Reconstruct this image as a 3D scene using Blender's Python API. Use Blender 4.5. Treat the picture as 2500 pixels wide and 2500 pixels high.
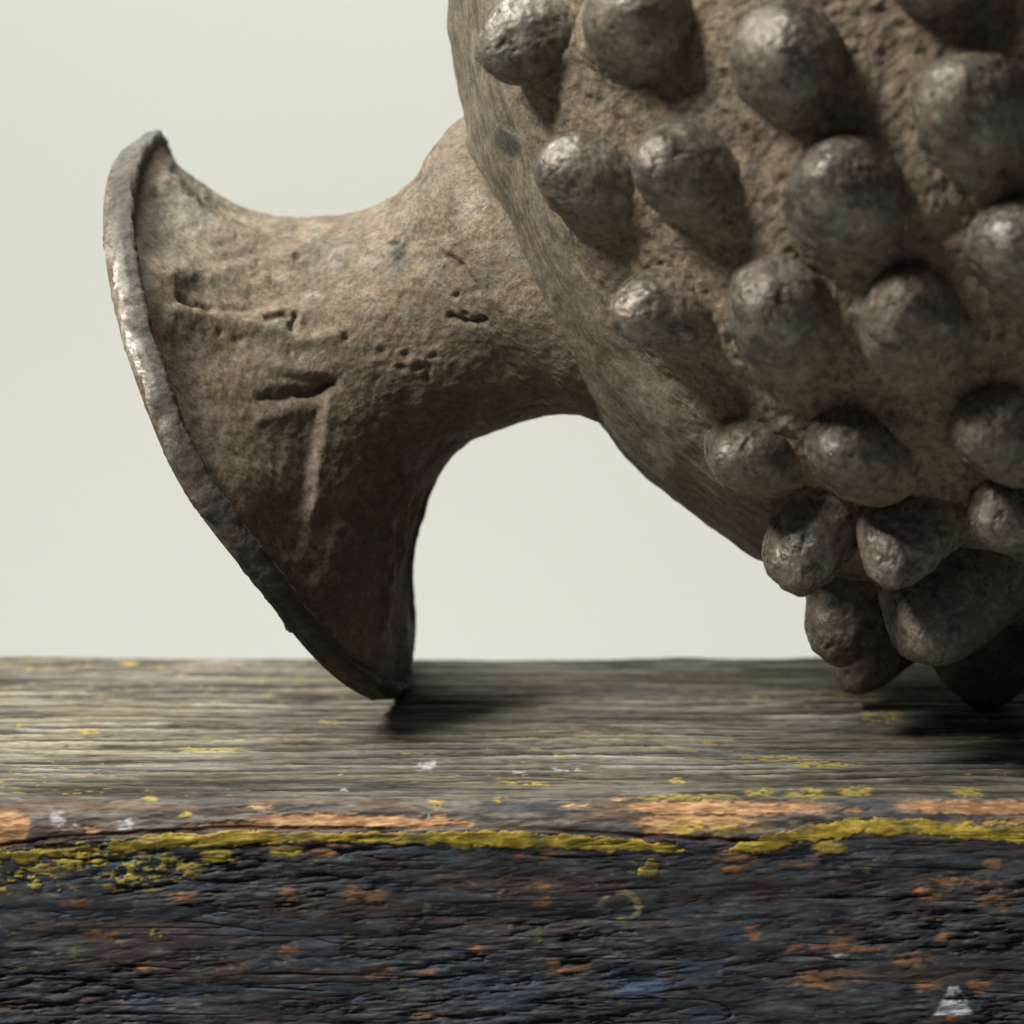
import bpy, math
import numpy as np
from math import radians, sin, cos, tan, sqrt

# ------------------------------------------------------------------ camera
PITCH = radians(10.0)
FPX = 8750.0            # focal length in pixels of a 2500 px frame
CAM_H = 0.08245
CAM = np.array([0.0, -0.36, CAM_H])
RT = np.array([1.0, 0.0, 0.0])
FW = np.array([0.0, cos(PITCH), -sin(PITCH)])
UP = np.array([0.0, sin(PITCH), cos(PITCH)])

S = bpy.context.scene
for o in list(bpy.data.objects):
    bpy.data.objects.remove(o)
cd = bpy.data.cameras.new('camera')
cam = bpy.data.objects.new('camera', cd)
S.collection.objects.link(cam)
cam.location = CAM
cam.rotation_euler = (radians(90) - PITCH, 0, 0)
cd.sensor_width = 36
cd.lens = 36 * FPX / 2500
cd.clip_start = 0.01
cd.clip_end = 20
cd.dof.use_dof = True
cd.dof.focus_distance = 0.337
cd.dof.aperture_fstop = 27
cd.dof.aperture_blades = 0
S.camera = cam

# ------------------------------------------------------------------ light
W = bpy.data.worlds.new('World')
S.world = W
W.use_nodes = True
W.node_tree.nodes['Background'].inputs[0].default_value = (0.80, 0.86, 0.88, 1)
W.node_tree.nodes['Background'].inputs[1].default_value = 0.095


def lamp(name, loc, target, size, power, color):
    d = bpy.data.lights.new(name, 'AREA')
    d.shape = 'RECTANGLE'
    d.size, d.size_y = size
    d.energy = power
    d.color = color
    o = bpy.data.objects.new(name, d)
    S.collection.objects.link(o)
    o.location = loc
    v = np.array(target) - np.array(loc)
    from mathutils import Vector
    o.rotation_euler = Vector(v).to_track_quat('-Z', 'Y').to_euler()
    return o


lamp('window_light', (-0.43, -0.25, 0.55), (0.02, -0.01, 0.04), (0.15, 0.15), 8.3, (1.0, 0.965, 0.91))
lamp('overhead_light', (-0.22, 0.12, 0.62), (0.0, -0.01, 0.02), (0.40, 0.40), 6.5, (1.0, 0.975, 0.93))
lamp('backdrop_light', (0.05, 0.30, 0.62), (0.0, 0.80, 0.10), (0.8, 0.15), 1.0, (1.0, 0.995, 0.97)).data.spread = radians(95)

S.view_settings.view_transform = 'Standard'
S.view_settings.look = 'None'
S.view_settings.exposure = 0
S.view_settings.gamma = 1
S.render.engine = 'CYCLES'

# ------------------------------------------------------------------ helpers
_rng = np.random.default_rng(7)
TAB = _rng.random(65536).astype(np.float32)


def vnoise(x, y, z, seed=0):
    xf, yf, zf = np.floor(x), np.floor(y), np.floor(z)
    xi, yi, zi = xf.astype(np.int64), yf.astype(np.int64), zf.astype(np.int64)
    u, v, w = x - xf, y - yf, z - zf
    u = u * u * u * (u * (u * 6 - 15) + 10)
    v = v * v * v * (v * (v * 6 - 15) + 10)
    w = w * w * w * (w * (w * 6 - 15) + 10)

    def h(a, b, c):
        k = (a * 73856093) ^ (b * 19349663) ^ (c * 83492791) ^ (seed * 2654435)
        k = (k ^ (k >> 13)) * 1274126177
        return TAB[(k ^ (k >> 16)) & 65535]
    r = 0
    for a in (0, 1):
        wa = u if a else 1 - u
        for b in (0, 1):
            wb = v if b else 1 - v
            for c in (0, 1):
                wc = w if c else 1 - w
                r = r + wa * wb * wc * h(xi + a, yi + b, zi + c)
    return r * 2 - 1


def fbm(x, y, z, oct=4, seed=0, gain=0.5, ridge=False):
    a, f, s, n = 1.0, 1.0, 0.0, 0.0
    for i in range(oct):
        v = vnoise(x * f + 17.3 * i, y * f + 5.1 * i, z * f + 9.7 * i, seed + i)
        if ridge:
            v = 1 - 2 * np.abs(v)
        s = s + a * v
        n += a
        a *= gain
        f *= 2.03
    return s / n


def sm(a, b, x):
    t = np.clip((x - a) / (b - a), 0, 1)
    return t * t * (3 - 2 * t)


def unproj(px, py, zc):
    px, py, zc = np.broadcast_arrays(*[np.asarray(q, float) for q in (px, py, zc)])
    return (CAM + zc[..., None] * (FW + ((px - 1250) / FPX)[..., None] * RT - ((py - 1250) / FPX)[..., None] * UP))


def proj(P):
    d = P - CAM
    zc = d @ FW
    return 1250 + FPX * (d @ RT) / zc, 1250 - FPX * (d @ UP) / zc, zc


def grid_normals(P, wrap_u=False):
    if wrap_u:
        du = np.roll(P, -1, 1) - np.roll(P, 1, 1)
    else:
        du = np.gradient(P, axis=1)
    dv = np.gradient(P, axis=0)
    n = np.cross(du, dv)
    return n / (np.linalg.norm(n, axis=2, keepdims=True) + 1e-12)


ROOT = {}


def grid_mesh(name, P, mat, parent=None, origin=(0, 0, 0), wrap_u=False, attrs=None, flip=False, facemask=None):
    R, Cn = P.shape[:2]
    idx = np.arange(R * Cn).reshape(R, Cn)
    if wrap_u:
        nx = np.roll(idx, -1, 1)
        f = np.stack([idx[:-1], nx[:-1], nx[1:], idx[1:]], -1).reshape(-1, 4)
    else:
        f = np.stack([idx[:-1, :-1], idx[:-1, 1:], idx[1:, 1:], idx[1:, :-1]], -1).reshape(-1, 4)
    if flip:
        f = f[:, ::-1]
    if facemask is not None:
        f = f[facemask.reshape(-1)]
    V = (P.reshape(-1, 3) - np.array(origin)).astype(np.float32)
    keep = None
    if facemask is not None:
        keep = np.unique(f)
        re = np.full(R * Cn, -1)
        re[keep] = np.arange(len(keep))
        f = re[f]
        V = V[keep]
    me = bpy.data.meshes.new(name)
    me.vertices.add(len(V))
    me.vertices.foreach_set('co', V.reshape(-1))
    me.loops.add(f.size)
    me.polygons.add(len(f))
    me.loops.foreach_set('vertex_index', f.reshape(-1).astype(np.int32))
    me.polygons.foreach_set('loop_start', np.arange(0, f.size, 4, dtype=np.int32))
    me.polygons.foreach_set('use_smooth', np.ones(len(f), bool))
    me.update(calc_edges=True)
    me.validate()
    for k, a in (attrs or {}).items():
        if a.ndim == 3:
            a = a.reshape(-1, 3)
            if keep is not None:
                a = a[keep]
            at = me.attributes.new(k, 'FLOAT_COLOR', 'POINT')
            c = np.ones((len(V), 4), np.float32)
            c[:, :3] = a
            at.data.foreach_set('color', c.reshape(-1))
        else:
            a = a.reshape(-1)
            if keep is not None:
                a = a[keep]
            at = me.attributes.new(k, 'FLOAT', 'POINT')
            at.data.foreach_set('value', a.astype(np.float32))
    me.materials.append(mat)
    o = bpy.data.objects.new(name, me)
    S.collection.objects.link(o)
    if parent:
        o.parent = parent
    else:
        o.location = origin
    return o


def mixc(c, col, m):
    return c * (1 - m[..., None]) + np.array(col) * m[..., None]


# ------------------------------------------------------------------ materials
def new_mat(name):
    m = bpy.data.materials.new(name)
    m.use_nodes = True
    nt = m.node_tree
    return m, nt, nt.nodes['Principled BSDF']


def N(nt, t, **k):
    n = nt.nodes.new(t)
    for a, b in k.items():
        setattr(n, a, b)
    return n


def noise_node(nt, vec, scale, detail=4, rough=0.6):
    n = N(nt, 'ShaderNodeTexNoise')
    n.inputs['Scale'].default_value = scale
    n.inputs['Detail'].default_value = detail
    n.inputs['Roughness'].default_value = rough
    nt.links.new(vec, n.inputs['Vector'])
    return n.outputs['Fac']


def ramp(nt, fac, stops):
    r = N(nt, 'ShaderNodeValToRGB')
    e = r.color_ramp.elements
    while len(e) < len(stops):
        e.new(0.5)
    for i, (p, c) in enumerate(stops):
        e[i].position = p
        e[i].color = (c, c, c, 1) if not hasattr(c, '__len__') else (*c, 1)
    nt.links.new(fac, r.inputs[0])
    return r.outputs[0]


def mathn(nt, op, a, b=None):
    n = N(nt, 'ShaderNodeMath', operation=op)
    for i, q in enumerate((a, b)):
        if q is None:
            continue
        if isinstance(q, (int, float)):
            n.inputs[i].default_value = q
        else:
            nt.links.new(q, n.inputs[i])
    return n.outputs[0]


def bronze_material():
    m, nt, bs = new_mat('earthy_bronze')
    L = nt.links.new
    tc = N(nt, 'ShaderNodeTexCoord').outputs['Object']
    col = N(nt, 'ShaderNodeAttribute', attribute_name='Col').outputs['Color']
    met = N(nt, 'ShaderNodeAttribute', attribute_name='metal').outputs['Fac']
    gra = N(nt, 'ShaderNodeAttribute', attribute_name='grain').outputs['Fac']
    fine = noise_node(nt, tc, 3200, 5, 0.7)
    mid = noise_node(nt, tc, 900, 5, 0.65)
    v = mathn(nt, 'ADD', mathn(nt, 'MULTIPLY', fine, 0.9), mathn(nt, 'MULTIPLY', mid, 0.9))
    v = mathn(nt, 'ADD', mathn(nt, 'MULTIPLY', mathn(nt, 'SUBTRACT', v, 0.9), 1.6), 1.0)
    fk = ramp(nt, noise_node(nt, tc, 1900, 5, 0.75), [(0.36, 0.72), (0.50, 1.0), (0.66, 1.22)])
    v = mathn(nt, 'MULTIPLY', mathn(nt, 'MAXIMUM', v, 0.25), fk)
    mx = N(nt, 'ShaderNodeVectorMath', operation='SCALE')
    L(col, mx.inputs[0])
    L(v, mx.inputs['Scale'])
    # hue wander between reddish earth and greenish patina
    hue = ramp(nt, noise_node(nt, tc, 420, 6, 0.7), [(0.36, (1.03, 0.99, 0.95)), (0.62, (0.96, 1.0, 0.97))])
    mm = N(nt, 'ShaderNodeVectorMath', operation='MULTIPLY')
    L(mx.outputs[0], mm.inputs[0])
    L(hue, mm.inputs[1])
    L(mm.outputs[0], bs.inputs['Base Color'])
    # bare metal breaks through in flecks
    fl = ramp(nt, noise_node(nt, tc, 1500, 6, 0.75), [(0.40, 0.0), (0.60, 1.0)])
    mf = mathn(nt, 'MULTIPLY', met, mathn(nt, 'ADD', mathn(nt, 'MULTIPLY', fl, 0.6), 0.4))
    L(mathn(nt, 'MULTIPLY', mf, 0.55), bs.inputs['Metallic'])
    rg = mathn(nt, 'SUBTRACT', 0.74, mathn(nt, 'MULTIPLY', mf, 0.58))
    L(rg, bs.inputs['Roughness'])
    L(mathn(nt, 'ADD', 0.22, mathn(nt, 'MULTIPLY', mf, 0.9)), bs.inputs['Specular IOR Level'])
    b1 = N(nt, 'ShaderNodeBump')
    b1.inputs['Distance'].default_value = 0.00060
    L(mathn(nt, 'ADD', 0.10, mathn(nt, 'MULTIPLY', gra, 0.8)), b1.inputs['Strength'])
    L(mid, b1.inputs['Height'])
    b2 = N(nt, 'ShaderNodeBump')
    b2.inputs['Distance'].default_value = 0.00022
    L(mathn(nt, 'ADD', 0.20, mathn(nt, 'MULTIPLY', gra, 0.60)), b2.inputs['Strength'])
    L(fine, b2.inputs['Height'])
    L(b1.outputs[0], b2.inputs['Normal'])
    L(b2.outputs[0], bs.inputs['Normal'])
    return m


def board_material(name, rough=0.7, stretch=(0.25, 1, 1), dist=0.00012):
    m, nt, bs = new_mat(name)
    L = nt.links.new
    tc = N(nt, 'ShaderNodeTexCoord').outputs['Object']
    mp = N(nt, 'ShaderNodeMapping')
    mp.inputs['Scale'].default_value = stretch
    L(tc, mp.inputs[0])
    vec = mp.outputs[0]
    col = N(nt, 'ShaderNodeAttribute', attribute_name='Col').outputs['Color']
    ro = N(nt, 'ShaderNodeAttribute', attribute_name='rough').outputs['Fac']
    fine = noise_node(nt, vec, 3600, 5, 0.7)
    mid = noise_node(nt, vec, 1300, 4, 0.6)
    v = mathn(nt, 'ADD', mathn(nt, 'MULTIPLY', mathn(nt, 'SUBTRACT', mathn(nt, 'ADD', fine, mid), 1.0), 1.5), 1.0)
    mx = N(nt, 'ShaderNodeVectorMath', operation='SCALE')
    L(col, mx.inputs[0])
    L(v, mx.inputs['Scale'])
    L(mx.outputs[0], bs.inputs['Base Color'])
    L(ro, bs.inputs['Roughness'])
    bs.inputs['Specular IOR Level'].default_value = 0.22
    b1 = N(nt, 'ShaderNodeBump')
    b1.inputs['Distance'].default_value = dist
    b1.inputs['Strength'].default_value = 0.7
    L(mathn(nt, 'ADD', mid, mathn(nt, 'MULTIPLY', fine, 0.5)), b1.inputs['Height'])
    L(b1.outputs[0], bs.inputs['Normal'])
    return m


BRONZE = bronze_material()
WOOD = board_material('weathered_painted_wood')
YELLOW = board_material('thick_yellow_paint', stretch=(0.6, 1, 1), dist=0.00008)

m, nt, bs = new_mat('matte_backdrop_paper')
bs.inputs['Roughness'].default_value = 0.95
bs.inputs['Specular IOR Level'].default_value = 0.1
tc = N(nt, 'ShaderNodeTexCoord').outputs['Object']
cr = ramp(nt, noise_node(nt, tc, 3, 2, 0.5), [(0.3, (0.62, 0.635, 0.585)), (0.7, (0.64, 0.65, 0.605))])
nt.links.new(cr, bs.inputs['Base Color'])
BACK = m


def tag(o, label=None, cat=None, kind=None):
    if label:
        o['label'] = label
    if cat:
        o['category'] = cat
    if kind:
        o['kind'] = kind
    return o


# ------------------------------------------------------------------ backdrop: a sheet of paper curving up behind the board
yy = []
for k in range(8):
    yy.append((-0.5 + k * 0.14, -0.33))
for k in range(13):
    a = k / 12 * math.pi / 2
    yy.append((0.55 + 0.3 * sin(a), -0.33 + 0.3 * (1 - cos(a))))
for k in range(1, 8):
    yy.append((0.85, -0.03 + 0.2 * k))
xs = np.linspace(-1.6, 1.6, 9)
P = np.array([[(x, y, z) for x in xs] for (y, z) in yy])
tag(grid_mesh('backdrop', P, BACK), kind='structure')

# ------------------------------------------------------------------ the board
ARR = 0.0034                                        # radius of the worn front arris


def board_y(py):                                    # where the sight line through a photo row meets the top plane
    a = PITCH + math.atan((py - 1250) / FPX)
    return CAM[1] + CAM_H / tan(a)


XC = 0.0402 / 1000                                  # metres per photo pixel near the board's middle
xin = np.linspace(-0.056, 0.056, 900)
xout = 0.056 + (np.linspace(0, 1, 46)[1:] ** 1.6) * 0.12
xcol = np.concatenate([-xout[::-1], xin, xout])
y_back = board_y(1599)
y_arr = board_y(1948)                               # the rounding begins here
y_face = y_arr - ARR
prof = []                                           # (y, z, ny, nz, zone)
for t in np.linspace(-0.040, -0.002, 10):
    prof.append((y_back, t, 1, 0))
for t in np.linspace(0, 1, 10):
    a = t * math.pi / 2
    prof.append((y_back - 0.002 + 0.002 * cos(a), -0.002 + 0.002 * sin(a), cos(a), sin(a)))
for t in np.linspace(0, 1, 236)[1:]:
    prof.append((y_back - 0.002 + (y_arr - y_back + 0.002) * t, 0, 0, 1))
for t in np.linspace(0, 1, 92)[1:]:
    a = t * math.pi / 2
    prof.append((y_arr - ARR * sin(a), -ARR + ARR * cos(a), -sin(a), cos(a)))
for t in np.linspace(0, 1, 250)[1:]:
    prof.append((y_face, -ARR - t * 0.0180, -1, 0))
for t in np.linspace(0, 1, 22)[1:]:
    prof.append((y_face, -ARR - 0.0180 - t * 0.020, -1, 0))
prof = np.array(prof)
NR, NC = len(prof), len(xcol)
P = np.zeros((NR, NC, 3))
P[..., 0] = xcol[None]
P[..., 1] = prof[:, 0][:, None]
P[..., 2] = prof[:, 1][:, None]
Nrm = np.zeros_like(P)
Nrm[..., 1] = prof[:, 2][:, None]
Nrm[..., 2] = prof[:, 3][:, None]
PX, PY, _ = proj(P)
arc = np.concatenate([[0], np.cumsum(np.hypot(np.diff(prof[:, 0]), np.diff(prof[:, 1])))])[:, None] * np.ones((1, NC))
X = P[..., 0]
i_arr0 = int(np.argmax(prof[:, 2] < -0.001))
s_arr = arc - arc[i_arr0, 0]                        # distance past the start of the rounding
MM = 1000.0
xm, sm_, = X * MM, arc * MM
wob = 0.55 * fbm(xm * 0.05, sm_ * 0.10, xm * 0, 2, 3)
# front face coordinate
face = sm(ARR * 1.15, ARR * 1.6, s_arr)             # 1 on the dark front face
top = 1 - sm(-0.0022, 0.0012, s_arr + 0.0009 * fbm(xm * 0.06, sm_ * 0.4, xm * 0, 3, 5))
mid = (1 - face) * (1 - top)

# --- relief
g1 = fbm(xm * 0.030, (sm_ + wob) * 0.30, xm * 0, 3, 11)
g2 = fbm(xm * 0.10, (sm_ + wob) * 1.0, xm * 0, 4, 12, 0.65)
g3 = fbm(xm * 0.9, (sm_ + wob) * 3.2, xm * 0, 3, 13, 0.6)
grain = 0.55 * g1 + 0.45 * g2
zone = sm(-0.35, 0.35, fbm(xm * 0.03, sm_ * 0.12, xm * 0, 2, 14) + 0.15)
gq = fbm(xm * 0.022, (sm_ + 0.9 * wob) * 0.36, xm * 0, 3, 15, 0.55, ridge=True)
lean = sm_ + 0.07 * xm
c1 = fbm(xm * 0.34, lean * 1.9, xm * 0, 4, 21, 0.6)
c2 = fbm(xm * 1.8, sm_ * 3.6, xm * 0, 4, 22, 0.6, ridge=True)
c2s = fbm(xm * 0.8, lean * 4.6, xm * 0, 3, 26, 0.6)
c0 = fbm(xm * 0.10, sm_ * 0.55, xm * 0, 3, 23)
crack = np.clip(1 - np.abs(fbm(xm * 0.025 + 3, (sm_ + 0.12 * c1) * 0.42, xm * 0, 2, 24)) / 0.030, 0, 1) * sm(-0.1, 0.3, fbm(xm * 0.08, sm_ * 0.3, xm * 0, 2, 25))
gap = sm(-0.16, -0.40, c1 + 0.35 * c2s)
split = np.clip(1 - np.abs(fbm(xm * 0.035 + 7, sm_ * 1.3, xm * 0, 2, 27)) / 0.05, 0, 1) * sm(0.05, 0.3, fbm(xm * 0.10, sm_ * 0.6, xm * 0, 2, 28))
calm = 0.35 + 0.75 * sm(-0.35, 0.35, fbm(xm * 0.045, sm_ * 0.28, xm * 0, 3, 29))
h_face = (0.00020 * c1 + 0.00012 * c2s) * calm + 0.00030 * c0 - 0.00022 * crack - 0.00018 * gap * calm - 0.00025 * split
h_mid = 0.00010 * g2 + 0.00013 * c1 + 0.00007 * g3
warp = 1.1 * fbm(xm * 0.020, sm_ * 0.10, xm * 0, 3, 18) + 0.16 * fbm(xm * 0.22, sm_ * 0.5, xm * 0, 3, 19, 0.6)
h_top = 0.00016 * g1 + 0.00010 * g2 + 0.00006 * g3 + zone * (0.00026 * (0.5 + 0.5 * np.sin(2 * math.pi * (sm_ * 0.46 + 1.6 * warp))) ** 1.6 + 0.00012 * (0.5 + 0.5 * np.sin(2 * math.pi * (sm_ * 1.02 + 2.4 * warp + 0.3))) ** 1.6)
H = h_top * top + h_mid * mid + h_face * face

# --- coloured patches, laid out as they lie on the board
wx = 26 * fbm(xm * 0.30, sm_ * 0.5, xm * 0, 4, 31) + 14 * fbm(xm * 1.5, sm_ * 2.5, xm * 0, 3, 32)
wy = 12 * fbm(xm * 0.35, sm_ * 0.9, xm * 0, 4, 33) + 10 * fbm(xm * 1.6, sm_ * 3.0, xm * 0, 3, 34)
QX, QY = PX + wx, PY + wy


def blob(lst, soft=0.35, warp=1.0):
    r = np.zeros_like(PX)
    qx, qy = PX + wx * warp, PY + wy * warp
    for (x, y, a, b) in lst:
        d = (np.abs((qx - x) / a) ** 2.6 + np.abs((qy - y) / b) ** 2.6) ** (1 / 2.6)
        r = np.maximum(r, 1 - sm(1 - soft, 1 + soft, d))
    return r


band_pts = np.array([(-2000, 2095), (0, 2092), (98, 2081), (246, 2069), (393, 2056), (590, 2046), (737, 2045), (934, 2045),
                     (1144, 2046), (1300, 2049), (1415, 2056), (1537, 2062), (1636, 2073), (1700, 2080)])
band_hw = np.array([(-2000, 22), (0, 20), (98, 24), (246, 24), (393, 20), (590, 20), (737, 15), (934, 15), (1144, 22), (1300, 21), (1415, 18), (1537, 16),
                    (1636, 9), (1700, 3)])
band2 = np.array([(1780, 2072), (1845, 2066), (1943, 2044), (2091, 2020), (2238, 2018), (2386, 2032), (2484, 2038), (4500, 2030)])
band2_hw = np.array([(1780, 6), (1845, 20), (1943, 27), (2091, 24), (2238, 24), (2386, 20), (2484, 22), (4500, 22)])
by = np.interp(PX, band_pts[:, 0], band_pts[:, 1])
bh = np.interp(PX, band_hw[:, 0], band_hw[:, 1])
edge_w = 7 * fbm(xm * 0.8, xm * 0 + 3, xm * 0, 4, 41, 0.6)
d1 = np.abs(PY - by + 0.35 * wy) - bh * 0.9 - edge_w * 0.9 + (14 * sm(520, 120, PX) + 4) * np.maximum(fbm(xm * 0.9, sm_ * 1.6, xm * 0, 4, 47, 0.6) + 0.15, 0) * 2.0 - 3 * fbm(xm * 2.2, sm_ * 2.2, xm * 0, 3, 42)
y1 = np.where(PX < 1700, 1 - sm(-3, 3, d1), 0)
by2 = np.interp(PX, band2[:, 0], band2[:, 1])
bh2 = np.interp(PX, band2_hw[:, 0], band2_hw[:, 1])
d2 = np.abs(PY - by2 + 0.5 * wy) - bh2 * 0.85 - edge_w + 26 * np.maximum(fbm(xm * 0.35, sm_ * 1.3, xm * 0, 4, 48, 0.6) - 0.05, 0) - 7 * fbm(xm * 1.6, sm_ * 2.2, xm * 0, 4, 43)
y2 = np.where(PX > 1780, 1 - sm(-3, 3, d2), 0)
spk = fbm(xm * 1.3, sm_ * 2.6, xm * 0, 4, 44, 0.6)
moss = blob([(60, 2150, 85, 22), (320, 2130, 70, 42), (215, 2105, 90, 20), (90, 2118, 80, 12), (410, 2120, 70, 28), (530, 2098, 50, 26), (150, 2170, 40, 10)], 0.5) * sm(-0.02, 0.16, spk)
lump = blob([(525, 2090, 34, 18), (700, 2078, 40, 12), (1128, 2060, 22, 16), (2030, 2070, 36, 12)], 0.3, 0.6)
yflat = blob([(1730, 2022, 110, 22), (2420, 2020, 90, 18)], 0.5) * sm(-0.25, 0.2, spk) * 0.75
flecks = blob([(211, 1791, 26, 6), (364, 1953, 20, 8), (806, 1764, 20, 6), (2155, 1751, 46, 10), (1894, 1847, 90, 5), (2017, 1867, 75, 6),
               (1978, 1941, 50, 10), (2086, 1933, 34, 10), (1860, 1938, 32, 6), (1658, 1904, 14, 7), (2366, 1936, 40, 6), (1215, 1948, 16, 8),
               (1280, 1910, 60, 5), (520, 1830, 80, 5), (320, 1600 + 20, 22, 8), (1660, 1945, 120, 7), (2410, 1760, 70, 6), (455, 1990, 14, 5), (1060, 1965, 16, 10),
               (360, 2278, 8, 5), (385, 2288, 6, 5), (1326, 2286, 12, 10)], 0.4, 0.7)
flecks = flecks * sm(-0.3, 0.15, spk)
spotsY = sm(0.42, 0.56, fbm(xm * 0.8, sm_ * 2.2, xm * 0, 4, 45)) * top * sm(0.0, 0.3, fbm(xm * .04, sm_ * .1, xm * 0, 2, 46) + 0.1)
dab = blob([(1597, 2120, 20, 21), (1586, 2126, 20, 16)], 0.15, 0.5)
yellow = np.clip(np.maximum.reduce([y1, y2, dab]), 0, 1)
yellow_soft = np.clip(np.maximum.reduce([lump, moss, yflat, flecks * 0.85, 0.55 * spotsY]), 0, 1)
hw = 1.0
orange = blob([(600, 2016, 140, 9), (880, 2003, 250, 17), (760, 1996, 120, 10), (1090, 2006, 80, 7), (1765, 1970, 255, 15), (1690, 2003, 150, 14), (1620, 2020, 60, 18),
               (2092, 1975, 34, 7), (2345, 1968, 150, 18), (2600, 1968, 200, 16), (22, 2020, 42, 44), (2440, 2008, 50, 6), (620, 1973, 45, 4), (215, 2023, 18, 9),
               (1530, 1944, 34, 6), (1405, 1966, 30, 5), (2700, 2010, 100, 8), (-300, 2010, 200, 18)], 0.22, 0.75)
rust = blob([(2041, 2307, 55, 13), (2110, 2318, 60, 6), (2014, 2382, 92, 15), (2000, 2405, 70, 6), (2423, 2199, 40, 14), (2317, 2292, 34, 14), (2263, 2405, 30, 16), (2391, 2405, 30, 16),
             (1790, 2088, 66, 16), (1800, 2112, 26, 20), (1975, 2092, 70, 14), (888, 2184, 46, 15), (1370, 2365, 60, 20), (1115, 2162, 42, 9), (1331, 2172, 44, 9),
             (1270, 2092, 20, 14), (1345, 2088, 26, 12), (1336, 2214, 22, 16), (1031, 2370, 30, 11), (938, 2382, 22, 14), (256, 2288, 32, 11), (197, 2206, 30, 18),
             (457, 2184, 34, 10), (708, 2188, 22, 16), (820, 2078, 40, 12), (2230, 2340, 50, 14), (1930, 2320, 40, 10), (2420, 2110, 20, 12), (1850, 2270, 20, 12), (2340, 2150, 90, 4), (2270, 2185, 26, 14),
             (700, 2320, 24, 8), (1180, 2320, 20, 8), (560, 2360, 26, 8), (360, 2364, 30, 6), (1060, 2480, 40, 8), (2300, 2490, 40, 10), (2050, 2020, 60, 6)], 0.5, 1.2)
randr = sm(0.38, 0.62, fbm(xm * 0.28, sm_ * 1.1, xm * 0, 4, 51)) * face
brown = sm(0.10, 0.5, fbm(xm * 0.06, sm_ * 0.5, xm * 0, 3, 52)) * face
blue = blob([(1577, 2396, 72, 34), (1545, 2415, 50, 16)], 0.6, 1.3) * sm(-0.3, 0.1, spk)
bluish = sm(0.12, 0.5, fbm(xm * 0.12, sm_ * 0.45, xm * 0, 4, 53)) * face
tri = np.where((PY > 2404 + 6 * spk) & (PY < 2478), 1, 0) * (1 - sm(0.75, 1.1, np.abs(PX - 2328 - 4 * spk) / (8 + (PY - 2404) * 0.58 + 8 * spk)))
tri = tri * sm(-0.5, -0.05, spk + 0.35 * fbm(xm * .6, sm_ * 5, xm * 0, 2, 77) + (PY - 2450) * 0.01)
ring_d = np.hypot((PX - 1513 + 0.5 * wx) / 46, (PY - 2212 + 0.5 * wy) / 34)
ring = (1 - sm(0.10, 0.24, np.abs(ring_d - 1))) * sm(-0.25, 0.1, spk + 0.25 * np.sign(PX - 1500) + 0.1 * np.sign(2212 - PY))
whites = blob([(140, 2000, 16, 12), (165, 2018, 22, 8), (300, 2016, 18, 6), (320, 2012, 8, 10), (1052, 1988, 7, 5), (848, 1924, 12, 5), (835, 1889, 6, 5), (2045, 2327, 14, 5), (1385, 1880, 30, 4),
               (1270, 1885, 14, 4), (2460, 1867, 9, 4), (1040, 1868, 20, 8)], 0.5, 0.8) * sm(-0.4, 0.0, spk)
cream = blob([(90, 1825, 120, 10), (520, 1832, 90, 7)], 0.5) * sm(-0.6, 0.1, g2)

# --- base colours
ln2 = fbm(xm * 0.035, (sm_ + 0.9 * wob) * 0.95, xm * 0, 3, 17, 0.6, ridge=True)
ln = fbm(xm * 0.018, (sm_ + 0.9 * wob) * 0.45, xm * 0, 2, 16, 0.5, ridge=True)
warp = 1.1 * fbm(xm * 0.020, sm_ * 0.10, xm * 0, 3, 18) + 0.16 * fbm(xm * 0.22, sm_ * 0.5, xm * 0, 3, 19, 0.6)
crest = (0.5 + 0.5 * np.sin(2 * math.pi * (sm_ * 0.46 + 1.6 * warp))) ** 1.6
crest2 = (0.5 + 0.5 * np.sin(2 * math.pi * (sm_ * 1.02 + 2.4 * warp + 0.3))) ** 1.6
brk = sm(-0.45, 0.30, fbm(xm * 0.10, (sm_ + wob) * 0.9, xm * 0, 4, 20, 0.65))
gl = np.clip((0.25 + 0.75 * zone) * (0.62 * crest + 0.38 * crest2) * (0.25 + 0.85 * brk) + (1 - zone) * 0.55 * sm(-0.35, 0.45, g2 + 0.4 * g1) + 0.22 * g3, 0, 1)
Ctop = np.array((0.036, 0.032, 0.025)) * (1 - gl)[..., None] + np.array((0.36, 0.335, 0.27)) * gl[..., None]
dark_and_shadow = np.clip(blob([(1000, 1800, 180, 45), (2330, 1800, 300, 150), (1000, 1920, 700, 50), (2100, 1930, 500, 50), (2500, 1850, 300, 90), (350, 1930, 300, 40)], 0.9, 1.5) * 0.75
                     + 0.45 * sm(0.0, 0.5, fbm(xm * 0.05, sm_ * 0.2, xm * 0, 4, 61)), 0, 0.85)  # darker wood tone; right-hand blobs also paint in the ornament's cast shadow
Ctop = 0.88 * Ctop * (1 - 0.62 * dark_and_shadow)[..., None]
slate = sm(0.1, 0.5, fbm(xm * 0.08, sm_ * 0.3, xm * 0, 4, 62)) * 0.5
Ctop = Ctop * (1 + slate[..., None] * (np.array((0.84, 0.95, 1.16)) - 1))
olive = sm(-0.1, 0.4, fbm(xm * 0.05 + 9, sm_ * 0.35, xm * 0, 4, 63)) * 0.7
Ctop = Ctop * (1 + olive[..., None] * (np.array((1.0, 0.96, 0.76)) - 1))
mv = sm(-0.5, 0.5, 0.7 * c1 + 0.6 * g2 + 0.5 * g3)
Cmid = np.array((0.028, 0.025, 0.022)) * (1 - mv)[..., None] + np.array((0.150, 0.134, 0.112)) * mv[..., None]
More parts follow.
